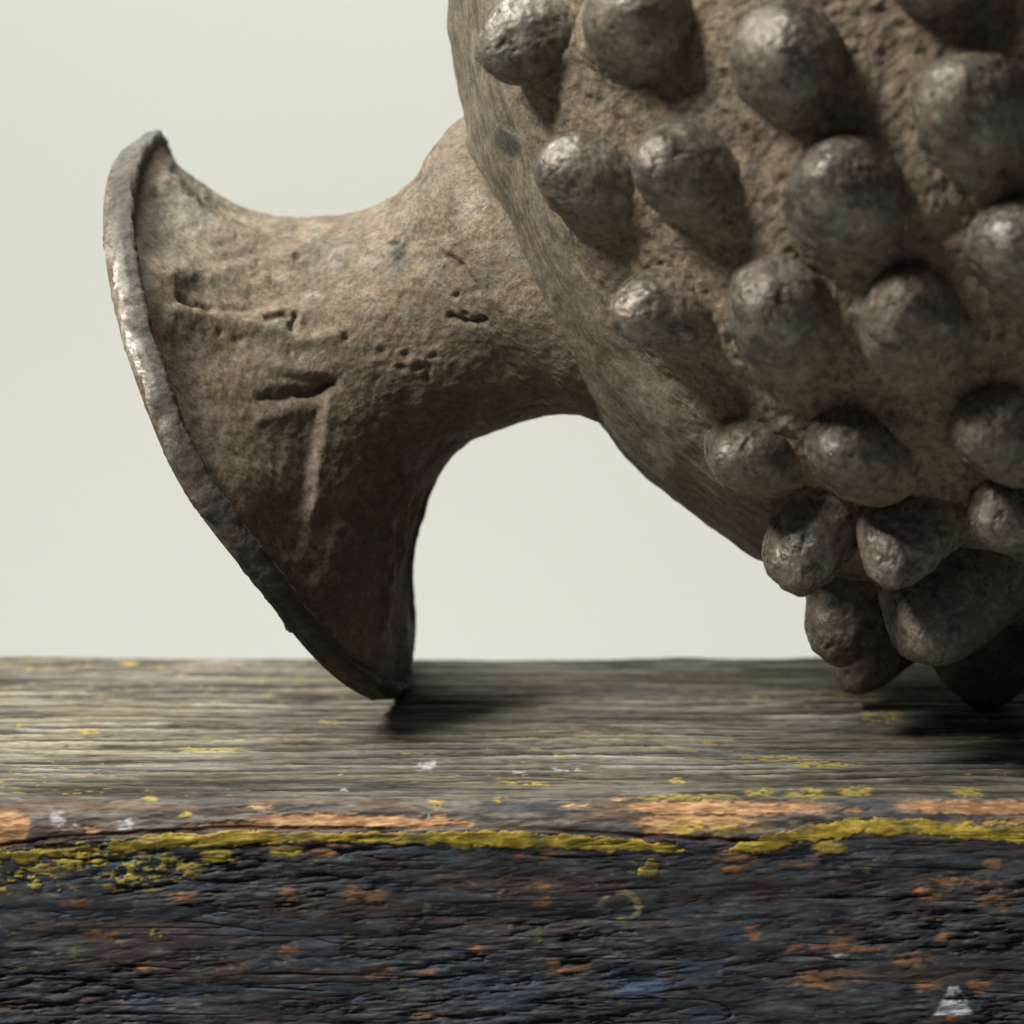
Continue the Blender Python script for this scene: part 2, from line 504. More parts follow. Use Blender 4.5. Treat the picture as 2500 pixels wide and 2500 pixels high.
Cmid = mixc(Cmid, (0.050, 0.052, 0.062), 0.7 * sm(0.0, 0.4, fbm(xm * 0.12, sm_ * 0.5, xm * 0, 4, 64)))
Cmid = mixc(Cmid, (0.13, 0.075, 0.045), 0.6 * sm(0.15, 0.45, fbm(xm * 0.10 + 5, sm_ * 0.9, xm * 0, 4, 65)))
fv = sm(-0.5, 0.7, c1 + 0.5 * c2s)
Cface = np.array((0.016, 0.019, 0.024)) * (1 - fv)[..., None] + np.array((0.062, 0.070, 0.077)) * fv[..., None]
Cface = mixc(Cface, (0.042, 0.060, 0.080), bluish * 0.7)
Cface = mixc(Cface, (0.058, 0.038, 0.030), brown * 0.6)
Cface = mixc(Cface, (0.050, 0.026, 0.018), split * 0.8)
Cface = mixc(Cface, (0.090, 0.096, 0.092), 0.6 * sm(0.30, 0.6, c1 + 0.5 * c2s))
Cface = mixc(Cface, (0.16, 0.095, 0.062), randr * 0.28)
Cface = mixc(Cface, (0.16, 0.14, 0.09), 0.5 * sm(0.45, 0.6, fbm(xm * 0.9, sm_ * 2.0, xm * 0, 3, 54)))
Cb = Ctop * top[..., None] + Cmid * mid[..., None] + Cface * face[..., None]
Cb = mixc(Cb, (0.42, 0.38, 0.28), cream * 0.4)
ovar = sm(-0.5, 0.5, g3 + 0.6 * c1)
Co = np.array((0.25, 0.128, 0.060)) * (1 - ovar)[..., None] + np.array((0.43, 0.262, 0.135)) * ovar[..., None]
Cb = Cb * (1 - orange[..., None] * 0.93) + Co * orange[..., None] * 0.93
rm = rust * sm(-0.35, 0.30, c1 + 0.6 * spk) * 0.80
Cb = mixc(Cb, (0.29, 0.130, 0.055), rm)
Cb = mixc(Cb, (0.075, 0.12, 0.22), blue * 0.85 * sm(-0.5, 0.2, c1))
Cb = mixc(Cb, (0.50, 0.55, 0.60), tri * 0.8 * sm(-0.6, 0.0, c1 + 0.5 * spk))
Cb = mixc(Cb, (0.33, 0.27, 0.14), ring * 0.5)
Cb = mixc(Cb, (0.50, 0.50, 0.52), whites * 0.6)
Cb = mixc(Cb, (0.40, 0.31, 0.05), yellow_soft * 0.8)
crackc = crack * face
Cb = mixc(Cb, (0.012, 0.009, 0.008), crackc * 0.4)
# dark seam just above the yellow band where the upper paint coat ends
seam = (1 - sm(2, 8, np.abs(PY - (by - bh - 7 + edge_w * 0.5)))) * (PX < 1650) * sm(-0.5, 0.0, g1 + 0.3)
seam2 = (1 - sm(3, 9, np.abs(PY - (2043 + 0.04 * (PX - 1600)) + 0.3 * wy))) * sm(1540, 1600, PX) * (1 - sm(1830, 1880, PX))
seam = np.clip(seam + seam2, 0, 1)
Cb = mixc(Cb, (0.055, 0.028, 0.018), seam * 0.85)
H = H - 0.00022 * seam + 0.00006 * orange * (0.5 + g3) - 0.00018 * orange - 0.6 * H * orange + 0.00009 * yellow_soft * (1 + spk)
ro = 0.88 * top + 0.84 * mid + 0.62 * face
ro = np.clip(ro + 0.18 * orange + 0.12 * g2, 0.35, 1)

Pb = P + Nrm * H[..., None]
Pb[..., 2] = np.where(top > 0.5, Pb[..., 2] - 0.00015, Pb[..., 2])
board = bpy.data.objects.new('wooden_board', None)
board.location = (0, y_face, -0.04)
board.empty_display_size = 0.01
S.collection.objects.link(board)
tag(board, 'old dark board with worn grey top and a yellow paint line along its edge', 'board')
org = np.array(board.location)
grid_mesh('plank', Pb, WOOD, board, org, attrs={'Col': Cb, 'rough': ro}, flip=True)
# underside
ub = np.array([[(x, y, Pb[-1, 0, 2]) for x in np.linspace(xcol[0], xcol[-1], 20)] for y in (y_face, y_back)])
grid_mesh('underside', ub, WOOD, board, org, attrs={'Col': ub * 0 + 0.05, 'rough': ub[..., 0] * 0 + 0.8})
# raised yellow paint, a skin of its own thickness on the board
yt = 0.00002 + 0.00009 * sm(0.15, 0.95, yellow) * (0.85 + 0.30 * fbm(xm * 0.5, sm_ * 1.0, xm * 0, 3, 71))
yt = np.where(yellow < 0.12, -0.0001, yt)
Py = P + Nrm * (H + yt)[..., None]
yv = sm(-0.45, 0.5, fbm(xm * 0.7, sm_ * 1.6, xm * 0, 4, 72))
Cy = np.array((0.17, 0.118, 0.014)) * (1 - yv)[..., None] + np.array((0.36, 0.265, 0.038)) * yv[..., None]
Cy = mixc(Cy, (0.085, 0.075, 0.03), 0.75 * sm(0.05, 0.5, fbm(xm * 0.5, sm_ * 1.6, xm * 0, 4, 73)))
fm = (yellow[:-1, :-1] > 0.12) | (yellow[1:, 1:] > 0.12) | (yellow[1:, :-1] > 0.12) | (yellow[:-1, 1:] > 0.12)
grid_mesh('yellow_paint', Py, YELLOW, board, org, attrs={'Col': Cy, 'rough': yv * 0.1 + 0.5}, flip=True, facemask=fm)['kind'] = 'stuff'


# ------------------------------------------------------------------ bronze
BC = (2250.0, 100.0)
DC = 0.352
DZ = 0.046
PXM = DC / FPX
sil = [(1080, 0), (1106, 210), (1128, 330), (1185, 520), (1290, 770), (1432, 1005), (1525, 1124), (1630, 1227), (1721, 1300), (1844, 1372), (2050, 1450), (2250, 1478),
       (2600, 1440), (3000, 1180), (3350, 600), (3400, 0), (3250, -600), (2800, -1000), (2250, -1130), (1700, -970), (1300, -600), (1110, -200)]
ang = np.array([math.atan2(-(y - BC[1]), x - BC[0]) % (2 * math.pi) for x, y in sil])
rad = np.array([math.hypot(x - BC[0], y - BC[1]) for x, y in sil])
od = np.argsort(ang)
ang, rad = ang[od], rad[od]
ange = np.concatenate([ang - 2 * math.pi, ang, ang + 2 * math.pi])
rade = np.concatenate([rad, rad, rad])
fine_a = np.linspace(0, 2 * math.pi, 1440, endpoint=False)
rf = np.interp(fine_a, ange, rade)
ker = np.hanning(81)
ker /= ker.sum()
rf = np.convolve(np.concatenate([rf[-40:], rf, rf[:40]]), ker, 'valid')


def rsil(phi):
    return np.interp(np.mod(phi, 2 * math.pi), np.concatenate([fine_a, [2 * math.pi]]), np.concatenate([rf, rf[:1]])) * 0.991


# ---- body centre in camera-metric coordinates
CX, CY = (BC[0] - 1250) * PXM, (1250 - BC[1]) * PXM


def camxyz(X, Y, Z):                                # right, up, forward -> world
    return CAM + X[..., None] * RT + Y[..., None] * UP + Z[..., None] * FW


def body_hit(px, py):
    z = np.linspace(DC - DZ * 1.1, DC + DZ, 3000)
    x = (px - 1250) / FPX * z - CX
    y = (1250 - py) / FPX * z - CY
    r = np.hypot(x, y) / (rsil(np.arctan2(y, x)) * PXM)
    ins = r ** 2 + ((z - DC) / DZ) ** 2 < 1
    if not ins.any():
        return None
    return float(z[np.argmax(ins)])


K = 2500 / 1932.0
# base x, base y, tip x, tip y (1932-scale photo coordinates), radius, length, bluntness, taper; optional base depth, tip depth
KN = [
    dict(b=(1040, 50), t=(905, 98), r=90, L=130, e=3.0),
    dict(b=(1235, 45), t=(1185, 25), r=108, L=140, e=2.6),
    dict(b=(1505, 110), t=(1440, 88), r=112, L=148, e=2.6),
    dict(b=(1855, 225), t=(1795, 175), r=118, L=150, e=2.5),
    dict(b=(1790, -75), t=(1740, -80), r=108, L=125, e=2.6),
    dict(b=(1145, 338), t=(1025, 325), r=98, L=125, e=2.6),
    dict(b=(1335, 315), t=(1230, 300), r=102, L=140, e=2.5),
    dict(b=(1620, 378), t=(1545, 335), r=120, L=150, e=2.4),
    dict(b=(1950, 460), t=(1890, 438), r=108, L=130, e=2.6),
    dict(b=(1295, 575), t=(1180, 610), r=88, L=135, e=2.5),
    dict(b=(1500, 580), t=(1410, 562), r=112, L=140, e=2.7),
    dict(b=(1735, 600), t=(1685, 580), r=104, L=130, e=2.3),
    dict(b=(1440, 838), t=(1382, 860), r=83, L=115, e=2.6),
    dict(b=(1630, 836), t=(1572, 864), r=92, L=125, e=2.6),
    dict(b=(1915, 790), t=(1845, 810), r=96, L=130, e=2.6),
    dict(b=(1562, 958), t=(1485, 1116), r=83, L=158, e=3.2),
    dict(b=(1726, 962), t=(1660, 1096), r=87, L=148, e=2.6),
    dict(b=(1950, 930), t=(1872, 1010), r=92, L=140, e=2.6),
    dict(b=(1625, 1090), t=(1556, 1250), r=88, bz=DC - 0.004, tz=DC - 0.006, e=3.0),
    dict(b=(1710, 1110), t=(1608, 1312), r=92, bz=DC + 0.010, tz=DC + 0.008, e=2.3),
    dict(b=(1805, 1070), t=(1752, 1228), r=118, L=185, e=2.6),
    dict(b=(1850, 1060), t=(1884, 1338), r=146, bz=DC + 0.004, tz=None, e=2.4),
    dict(b=(2010, 1100), t=(1930, 1130), r=92, L=130, e=2.6),
    # knobs that carry on past the frame
    dict(b=(2110, 250), t=(2100, 230), r=105, L=120, e=2.5),
    dict(b=(2160, 520), t=(2150, 520), r=100, L=120, e=2.5),
    dict(b=(2060, 640), t=(2030, 640), r=90, L=120, e=2.5),
    dict(b=(2090, 960), t=(2080, 990), r=90, L=120, e=2.5),
    dict(b=(2060, 0), t=(2040, -20), r=105, L=120, e=2.5),
    dict(b=(1480, -180), t=(1440, -190), r=100, L=115, e=2.5),
    dict(b=(1190, -210), t=(1130, -225), r=92, L=110, e=2.5),
    dict(b=(1990, -260), t=(1970, -270), r=100, L=115, e=2.5),
    dict(b=(2260, 800), t=(2290, 810), r=90, L=115, e=2.5),
    dict(b=(2380, 380), t=(2440, 380), r=95, L=115, e=2.5),
]
MPU = K * PXM                                       # metres per 1932-scale unit at the body centre
for k in KN:
    bx, by_ = k['b'][0] * K, k['b'][1] * K
    zb = k.get('bz') or body_hit(bx, by_) or DC - 0.003
    B = unproj(bx, by_, zb)
    tx, ty = k['t'][0] * K, k['t'][1] * K
    ray = FW + (tx - 1250) / FPX * RT - (ty - 1250) / FPX * UP
    if 'L' in k:
        L = k['L'] * 1.16 * MPU * zb / DC
        # nearest solution of |CAM + z*ray - B| = L
        q = CAM - B
        a, b2, c = ray @ ray, 2 * ray @ q, q @ q - L * L
        disc = b2 * b2 - 4 * a * c
        z = (-b2 - sqrt(max(disc, 0))) / (2 * a)
    elif k['tz'] is None:
        z = CAM_H / (-ray[2])
    else:
        z = k['tz']
    T = CAM + z * ray
    k['R'] = k['r'] * MPU * zb / DC * 1.16
    k['B'], k['T'] = (B + FW * 0.42 * k['R'] if 'L' in k else B), T

# ---- root
root = bpy.data.objects.new('bronze_ornament', None)
root.location = (-0.013, 0.0, 0.0)
root.empty_display_size = 0.01
S.collection.objects.link(root)
tag(root, 'brown bronze ornament with knobbed round body and flared foot resting on the board', 'bronze ornament')
rorg = np.array(root.location)


def cavity(P, wrap, k=6):
    """relative height of a vertex against its neighbourhood along its normal"""
    n = grid_normals(P, wrap)
    if wrap:
        m1 = (np.roll(P, k, 1) + np.roll(P, -k, 1)) / 2
    else:
        Q = np.pad(P, ((0, 0), (k, k), (0, 0)), 'edge')
        m1 = (Q[:, :-2 * k] + Q[:, 2 * k:]) / 2
    Q = np.pad(P, ((k, k), (0, 0), (0, 0)), 'edge')
    m2 = (Q[:-2 * k] + Q[2 * k:]) / 2
    return ((P - (m1 + m2) / 2) * n).sum(2)


EARTH = np.array((0.136, 0.106, 0.077))
EARTH_LT = np.array((0.265, 0.208, 0.142))
PATINA = np.array((0.145, 0.135, 0.100))
DARK = np.array((0.060, 0.054, 0.045))
STEEL = np.array((0.30, 0.285, 0.26))


def bronze_color(Pw, metal, crust, seed=0):
    x, y, z = Pw[..., 0] * MM, Pw[..., 1] * MM, Pw[..., 2] * MM
    a = fbm(x * .22, y * .22, z * .22, 4, 101)
    b = fbm(x * .6, y * .6, z * .6, 4, 102, 0.6)
    c = fbm(x * 1.4, y * 1.4, z * 1.4, 4, 103, 0.65)
    C = np.ones(Pw.shape) * EARTH
    C = mixc(C, EARTH_LT, np.clip(sm(-0.1, 0.6, b * 0.8 + a * 0.5) * 0.35 + crust * (0.20 + 0.45 * sm(-0.3, 0.5, c)), 0, 1))
    C = mixc(C, PATINA, sm(0.0, 0.5, fbm(x * .3 + 9, y * .3, z * .3, 4, 104) + 0.25 * c) * (0.75 - 0.5 * crust))
    C = mixc(C, (0.20, 0.14, 0.095), sm(0.25, 0.6, fbm(x * .35 + 4, y * .35, z * .35, 4, 105)) * 0.35)
    C = mixc(C, DARK, sm(0.30, 0.58, c + 0.25 * a) * 0.65 * (1 - 0.6 * crust))
    C = mixc(C, DARK * 0.6 + STEEL * 0.4, metal * (0.20 + 0.35 * sm(-0.2, 0.3, b)))
    C = mixc(C, (0.30, 0.31, 0.24), metal * sm(0.15, 0.5, c) * 0.5)
    return C


# ---- body
NPH, NTH = 800, 360
w = np.linspace(0, 1, NPH, endpoint=False)
# dense sector 150..300 deg
cuts = np.array([0, 0.82, 1.0])
phi = np.interp(w, cuts, [radians(150), radians(300), radians(510)])
th = np.concatenate([np.linspace(0.02, radians(96), 315), np.linspace(radians(96), radians(179), NTH - 314)[1:]])
PH, TH = np.meshgrid(phi, th)
R_ = rsil(PH) * PXM
bx = CX + R_ * np.sin(TH) * np.cos(PH)
by_ = CY + R_ * np.sin(TH) * np.sin(PH)
bz = DC - DZ * np.cos(TH)
Pbody = camxyz(bx, by_, bz)
nb = grid_normals(Pbody, True)
cen = camxyz(np.array(CX), np.array(CY), np.array(DC))
sgn = np.sign(((Pbody - cen) * nb).sum(2).mean())
nb = nb * sgn
x, y, z = [Pbody[..., i] * MM for i in range(3)]
# distance to nearest knob axis foot
dk = np.full(PH.shape, 1.0)
for k in KN:
    d = np.linalg.norm(Pbody - (k['B'] + 0.0 * (k['T'] - k['B'])), axis=2) / k['R']
    dk = np.minimum(dk, d / 3)
band = sm(0.845, 0.905, np.sin(TH) + 0.02 * fbm(x * .2, y * .2, z * .2, 3, 81))
band = np.where(TH > math.pi / 2, 1, band)
crust = (1 - band)
near = np.exp(-((dk * 3 / 1.45) ** 3))
hh = 0.00055 * fbm(x * .16, y * .16, z * .16, 3, 82)
hh += crust * (0.00044 * fbm(x * .55, y * .55, z * .55, 3, 83, 0.6) + 0.00016 * fbm(x * 1.3, y * 1.3, z * 1.3, 1, 84)
               + 0.0011 * near)
hh += -0.00015 * crust * sm(0.40, 0.6, fbm(x * 0.8, y * 0.8, z * 0.8, 2, 90))
# long fine scratches along the smooth border
sc = fbm(PH * 9, np.sin(TH) * 130 + PH * 3, TH * 0, 4, 85, 0.65)
sc2 = fbm(PH * 22 + 5, np.sin(TH) * 60, TH * 0, 3, 86)
hh += band * (0.00005 * sc + 0.00004 * sc2 + 0.00010 * fbm(x * .5, y * .5, z * .5, 3, 87))
hh += -0.00035 * np.exp(-(((np.sin(TH)) - 0.875) / 0.018) ** 2) * (TH < math.pi / 2)
hh += 0.00030 * np.exp(-(((np.sin(TH)) - 0.925) / 0.020) ** 2) * (TH < math.pi / 2)
Pbd = Pbody + nb * hh[..., None]
metal = np.clip(band * 0.30 * sm(0.0, 0.5, sc + 0.5 * sc2), 0, 1)
Cbd = bronze_color(Pbd, metal, crust * 0.85)
Cbd = mixc(Cbd, (0.150, 0.135, 0.095), band * 0.45)
Cbd = mixc(Cbd, (0.30, 0.265, 0.19), band * 0.40 * sm(0.1, 0.6, sc))
Cbd = mixc(Cbd, (0.055, 0.052, 0.042), band * 0.60 * sm(0.10, 0.5, -sc - 0.3 * sc2))
bqx, bqy, _ = proj(Pbd)
dm = np.exp(-(((bqx - 1240) / 34) ** 2 + ((bqy - 350 - 0.45 * (bqx - 1240)) / 30) ** 2) ** 1.5) * (TH < math.pi / 2)
dm = sm(0.25, 0.6, dm + 0.35 * sc)
Cbd = mixc(Cbd, (0.05, 0.055, 0.052), dm * 0.8 * (np.abs(bqx - 1240) < 70) * (np.abs(bqy - 350) < 70))
pit = sm(0.35, 0.5, fbm(x * 0.8, y * 0.8, z * 0.8, 2, 90)) * crust
Cbd = mixc(Cbd, (0.06, 0.04, 0.03), pit * 0.35)
grid_mesh('body', Pbd, BRONZE, root, rorg, wrap_u=True, attrs={'Col': Cbd, 'metal': metal, 'grain': 0.15 + 0.85 * crust}, flip=sgn < 0)


# ---- knobs
def knob(k, i):
    B, T, R0, e = k['B'], k['T'], k['R'], k['e']
    ax = T - B
    Ln = np.linalg.norm(ax)
    ax = ax / Ln
    B0 = B - ax * R0 * 0.9
    Lt = Ln + R0 * 0.9
    u = np.cross(ax, np.array([0.0, 0.2, 1.0]))
    u /= np.linalg.norm(u)
    v = np.cross(ax, u)
    big = i < 23
    NA, NS = (120, 72) if big else (48, 30)
    aa = np.linspace(0, 2 * math.pi, NA, endpoint=False)
    # sample evenly along the profile
    tt = np.linspace(0, 1, NS)
    s = np.concatenate([np.linspace(0, 0.55, int(NS * .4), endpoint=False), 1 - (1 - np.linspace(0, 1, NS - int(NS * .4))) ** 2 * 0.45])
    prf = np.maximum(1 - np.clip(s, 0, 1) ** (e + 0.25), 0) ** 0.54
    prf = prf * (1.02 - 0.10 * s)
    s0 = R0 * 0.9 / Lt
    flare = 0.16 * np.exp(-((s - s0 * 0.9) / 0.14) ** 2)
    rr = R0 * (prf + flare * 1.0)
    A, SS = np.meshgrid(aa, s)
    RR = rr[:, None] * (1 + 0.05 * np.sin(2 * A + i * 1.7) + 0.025 * np.sin(3 * A + i))
    Q = B0 + (SS * Lt)[..., None] * ax + (RR * np.cos(A))[..., None] * u + (RR * np.sin(A))[..., None] * v
    # a slight lean so that no two knobs are alike
    Q = Q + (SS ** 2)[..., None] * (u * R0 * 0.10 * sin(i * 2.3) + v * R0 * 0.10 * cos(i * 3.1))
    n = grid_normals(Q, True)
    sg = np.sign(((Q - (B0 + T) / 2) * n).sum(2).mean())
    n = n * sg
    x, y, z = [Q[..., j] * MM for j in range(3)]
    f1 = fbm(x * .28 + i * 3.1, y * .28, z * .28, 3, 91)
    f2 = fbm(x * .9, y * .9, z * .9, 4, 92, 0.6)
    f3 = fbm(x * 2.2, y * 2.2, z * 2.2, 3, 93, 0.65)
    # earth clings to part of each knob, mostly the base
    cl = sm(0.15, -0.25, SS - 0.52 + 0.5 * f1 + 0.16 * f2)
    cr = fbm(x * .45 + i, y * .45, z * .45, 3, 94)
    crackl = np.clip(1 - np.abs(cr) / 0.03, 0, 1) * sm(0.0, 0.4, f1 + 0.1)
    h = 0.00050 * f1 + cl * (0.00034 * f2 + 0.00022 * f3 + 0.00014) + (1 - cl) * (0.00015 * f2 + 0.00006 * f3) - 0.00016 * sm(0.28, 0.5, fbm(x * .9 + 5 * i, y * .9, z * .9, 3, 98)) - 0.00018 * crackl
    h = h * sm(1.0, 0.985, SS) + h[-1:, :].mean() * (1 - sm(1.0, 0.985, SS))
    Q2 = Q + n * h[..., None]
    metal = np.clip((1 - cl) * sm(0.35, 0.80, SS) * (0.78 + 0.8 * f1), 0, 1)
    C = bronze_color(Q2, metal, cl * 0.55)
    C = mixc(C, (0.092, 0.077, 0.060), (1 - cl) * (0.22 + 0.3 * sm(-0.3, 0.4, f2)))
    C = mixc(C, (0.25, 0.232, 0.175), (1 - cl) * 0.6 * sm(0.25, 0.5, fbm(x * .7 + 3, y * .7, z * .7, 4, 95, 0.6)))
    C = mixc(C, (0.045, 0.042, 0.036), (1 - cl) * 0.75 * sm(0.10, 0.45, fbm(x * .42 + 2 * i, y * .42, z * .42, 5, 96, 0.6)))
    C = mixc(C, (0.26, 0.205, 0.14), cl * 0.6 * sm(-0.1, 0.4, fbm(x * .5 - i, y * .5, z * .5, 4, 97, 0.6)))
    C = mixc(C, (0.06, 0.048, 0.038), 0.6 * sm(0.28, 0.5, fbm(x * .9 + 5 * i, y * .9, z * .9, 3, 98)))
    C = mixc(C, (0.05, 0.04, 0.032), crackl * 0.6)
    o = grid_mesh('knob', Q2, BRONZE, root, rorg, wrap_u=True, attrs={'Col': C, 'metal': metal, 'grain': 0.26 + cl * 0.65}, flip=sg < 0)
    return Q2[..., 2].min()


mz = []
for i, k in enumerate(KN):
    mz.append(knob(k, i))
print('knob min z (mm):', [round(float(q) * 1000, 2) for q in mz if q < 0.002])

# ---- trumpet foot
TAU = radians(18.5)
ST = [((253, 266), (743, 1318)), ((283, 268), (760, 1289)), ((312, 288), (777, 1242)), ((360, 330), (783, 1180)), ((430, 376), (779, 1080)), ((505, 402), (797, 970)),
      ((580, 410), (830, 888)), ((655, 405), (885, 835)), ((735, 376), (955, 806)), ((795, 326), (1040, 780)), ((835, 262), (1120, 782)), ((890, 215), (1200, 810)), ((980, 220), (1290, 820))]
ST = np.array(ST, float)
n2 = np.array([-0.912, 0.411])
Tm = ST[:, 0]
Bm = ST[:, 1]
Mm = (Tm + Bm) / 2
Am = (Tm - Bm) / 2
# resample stations with a smooth (Catmull-Rom) curve
seg = np.concatenate([[0], np.cumsum(np.linalg.norm(np.diff(Tm, axis=0), axis=1) + np.linalg.norm(np.diff(Bm, axis=0), axis=1))])


def catmull(tk, V, t):
    V = np.asarray(V, float)
    m = np.zeros_like(V)
    m[1:-1] = (V[2:] - V[:-2]) / (tk[2:] - tk[:-2])[:, None]
    m[0] = (V[1] - V[0]) / (tk[1] - tk[0])
    m[-1] = (V[-1] - V[-2]) / (tk[-1] - tk[-2])
    i = np.clip(np.searchsorted(tk, t, 'right') - 1, 0, len(tk) - 2)
    hh = (tk[i + 1] - tk[i])
    q = ((t - tk[i]) / hh)[:, None]
    hh = hh[:, None]
    return ((2 * q ** 3 - 3 * q ** 2 + 1) * V[i] + (q ** 3 - 2 * q ** 2 + q) * hh * m[i] + (-2 * q ** 3 + 3 * q ** 2) * V[i + 1] + (q ** 3 - q ** 2) * hh * m[i + 1])


ZN = 0.357                                         # depth of the neck axis where it enters the body
MJ = Mm[9]


def ring_pts(M, A, aa, grow=0.0):
    """points of a tilted ring; M, A in 1932-scale photo units, at its own depth"""
    dist = ((M - MJ) @ n2) * K * PXM
    zc = ZN + dist * tan(TAU) * 0.95
    ra = np.linalg.norm(A)
    asp = 1 - 0.22 * float(sm(250, -120, dist / (K * PXM)))
    c, sn = np.cos(aa), np.sin(aa)
    t = (1 - c) / 2
    sh = np.where(sn > 0, 1.07 * sn * (1 - 0.17 * sm(0.5, 0.8, t)), sn * (0.05 + 0.25 * t))
    px = (M[0] + A[0] * c + n2[0] * sin(TAU) * ra * sh) * K
    py = (M[1] + A[1] * c + n2[1] * sin(TAU) * ra * sh) * K
    return unproj(px, py, zc - cos(TAU) * ra * K * zc / FPX * sn * asp)


NSn, NAf = 300, 430
ts = np.linspace(0, 1, NSn) ** 1.0 * seg[-1]
Ms, As = catmull(seg, Mm, ts), catmull(seg, Am, ts)
wa = np.linspace(0, 1, NAf, endpoint=False)
aa = np.interp(wa, [0, 0.76, 1.0], [-0.12, math.pi + 0.12, 2 * math.pi - 0.12])
Pf = np.stack([ring_pts(Ms[i], As[i], aa) for i in range(NSn)])
nf = grid_normals(Pf, True)
ctr = Pf.mean(1, keepdims=True)
sgf = np.sign(((Pf - ctr) * nf).sum(2).mean())
nf = nf * sgf
fx, fy, _ = proj(Pf)
fx, fy = fx / K, fy / K
AA = np.ones((NSn, 1)) * aa[None]
fr = (np.sin(AA) > -0.1) * 1.0
dl = ts[:, None] * np.ones((1, NAf))
x, y, z = [Pf[..., i] * MM for i in range(3)]
wq = 7 * fbm(x * .4, y * .4, z * .4, 3, 111)
gx, gy = fx + wq + 4 * fbm(x * 1.2, y * 1.2, z * 1.2, 2, 131), fy + 7 * fbm(x * .4 + 7, y * .4, z * .4, 3, 112) + 5 * fbm(x * 1.2, y * 1.2, z * 1.2, 2, 132)


def dist_poly(pts):
    best = np.full(gx.shape, 1e9)
    side = np.zeros(gx.shape)
    tt = np.zeros(gx.shape)
    pts = np.array(pts, float)
    cl = np.concatenate([[0], np.cumsum(np.linalg.norm(np.diff(pts, axis=0), axis=1))])
    for i in range(len(pts) - 1):
        a, b = pts[i], pts[i + 1]
        d = b - a
        L2 = d @ d
        t = np.clip(((gx - a[0]) * d[0] + (gy - a[1]) * d[1]) / L2, 0, 1)
        dx, dy = gx - a[0] - t * d[0], gy - a[1] - t * d[1]
        q = np.hypot(dx, dy)
        m = q < best
        best = np.where(m, q, best)
        side = np.where(m, np.sign(d[0] * dy - d[1] * dx), side)
        tt = np.where(m, (cl[i] + t * sqrt(L2)) / cl[-1], tt)
    return best, side, tt


def groove(pts, wd, dep):
    d, s, t = dist_poly(pts)
    return -dep * np.exp(-(d / wd) ** 2) * fr * np.clip(np.minimum(t + 0.3, 1.3 - t) * 3, 0, 1)


def step(pts, reach, dep, sgn_=1, ridge=0.3):
    """surface sinks on one side of the line and climbs back over 'reach'"""
    d, s, t = dist_poly(pts)
    sd = d * s * sgn_
    r = -dep * np.where(sd > 0, np.exp(-(np.maximum(sd, 0) / reach) ** 1.3) * sm(0, 22, sd), 0)
    r = r + ridge * dep * np.exp(-((sd + 7) / 16) ** 2)
    fall = sm(0.0, 0.06, t) * sm(1.0, 0.75, t)
    return r * fr * fall


hf = 0.00035 * fbm(x * .14, y * .14, z * .14, 3, 113) + 0.00016 * fbm(x * .8, y * .8, z * .8, 4, 114, 0.62)
MMU = 0.001
flut = 0.00060 * np.sin(AA * 7.5 + 0.6 + 0.5 * np.sin(dl / 160)) * sm(520, 250, dl) * sm(40, 110, dl)
hf += flut * fr
# main upright ridge with the sunk panel on its left, and its level notch
hf += step([(634, 702), (608, 870), (573, 1095)], 115, 0.95 * MMU, 1, 0.0)
hf += groove([(500, 746), (550, 742), (600, 736), (630, 722)], 10, 0.5 * MMU) + groove([(570, 740), (605, 735), (630, 722)], 7, 0.3 * MMU)
hf += -groove([(500, 784), (560, 774), (612, 760)], 15, 0.22 * MMU)
# second fold at lower right
hf += step([(775, 900), (762, 1000), (745, 1110), (735, 1240)], 34, 1.3 * MMU, -1, 0.4)
hf += -groove([(735, 980), (728, 1080), (722, 1180)], 10, 0.25 * MMU)
# leaf-shaped panel in the middle
hf += -groove([(300, 520), (400, 512), (500, 492), (600, 472), (680, 470)], 17, 0.28 * MMU)
hf += groove([(380, 498), (470, 480), (560, 462)], 14, 0.25 * MMU)
hf += groove([(335, 562), (365, 576), (400, 582)], 8, 0.7 * MMU)
hf += groove([(345, 545), (450, 555), (560, 560)], 28, 0.45 * MMU)
hf += groove([(430, 578), (480, 575)], 10, 0.35 * MMU)
hf += groove([(505, 602), (520, 598), (536, 594)], 8, 0.6 * MMU)
hf += groove([(556, 592), (551, 606), (546, 622)], 7, 0.8 * MMU)
hf += groove([(578, 606), (590, 625)], 12, 0.45 * MMU)
hf += -groove([(330, 592), (420, 596), (500, 618), (560, 640), (640, 632)], 15, 0.32 * MMU)
# upper folds
hf += step([(300, 330), (380, 395), (470, 440), (600, 470)], 55, 0.8 * MMU, -1, 0.3)
hf += groove([(310, 300), (400, 372), (500, 418)], 13, 0.45 * MMU)
hf += -groove([(300, 350), (380, 415), (480, 455), (580, 478)], 22, 0.35 * MMU)
hf += groove([(295, 470), (400, 470), (500, 462)], 26, 0.40 * MMU)
hf += groove([(340, 640), (440, 665), (560, 672)], 34, 0.35 * MMU)
hf += -groove([(640, 1000), (615, 1060), (596, 1120)], 20, 0.4 * MMU)
hf += groove([(760, 930), (748, 1040), (738, 1180)], 9, 0.6 * MMU)
# lower fold between rim and ridge
hf += -groove([(640, 1000), (620, 1060), (600, 1110)], 12, 0.15 * MMU)
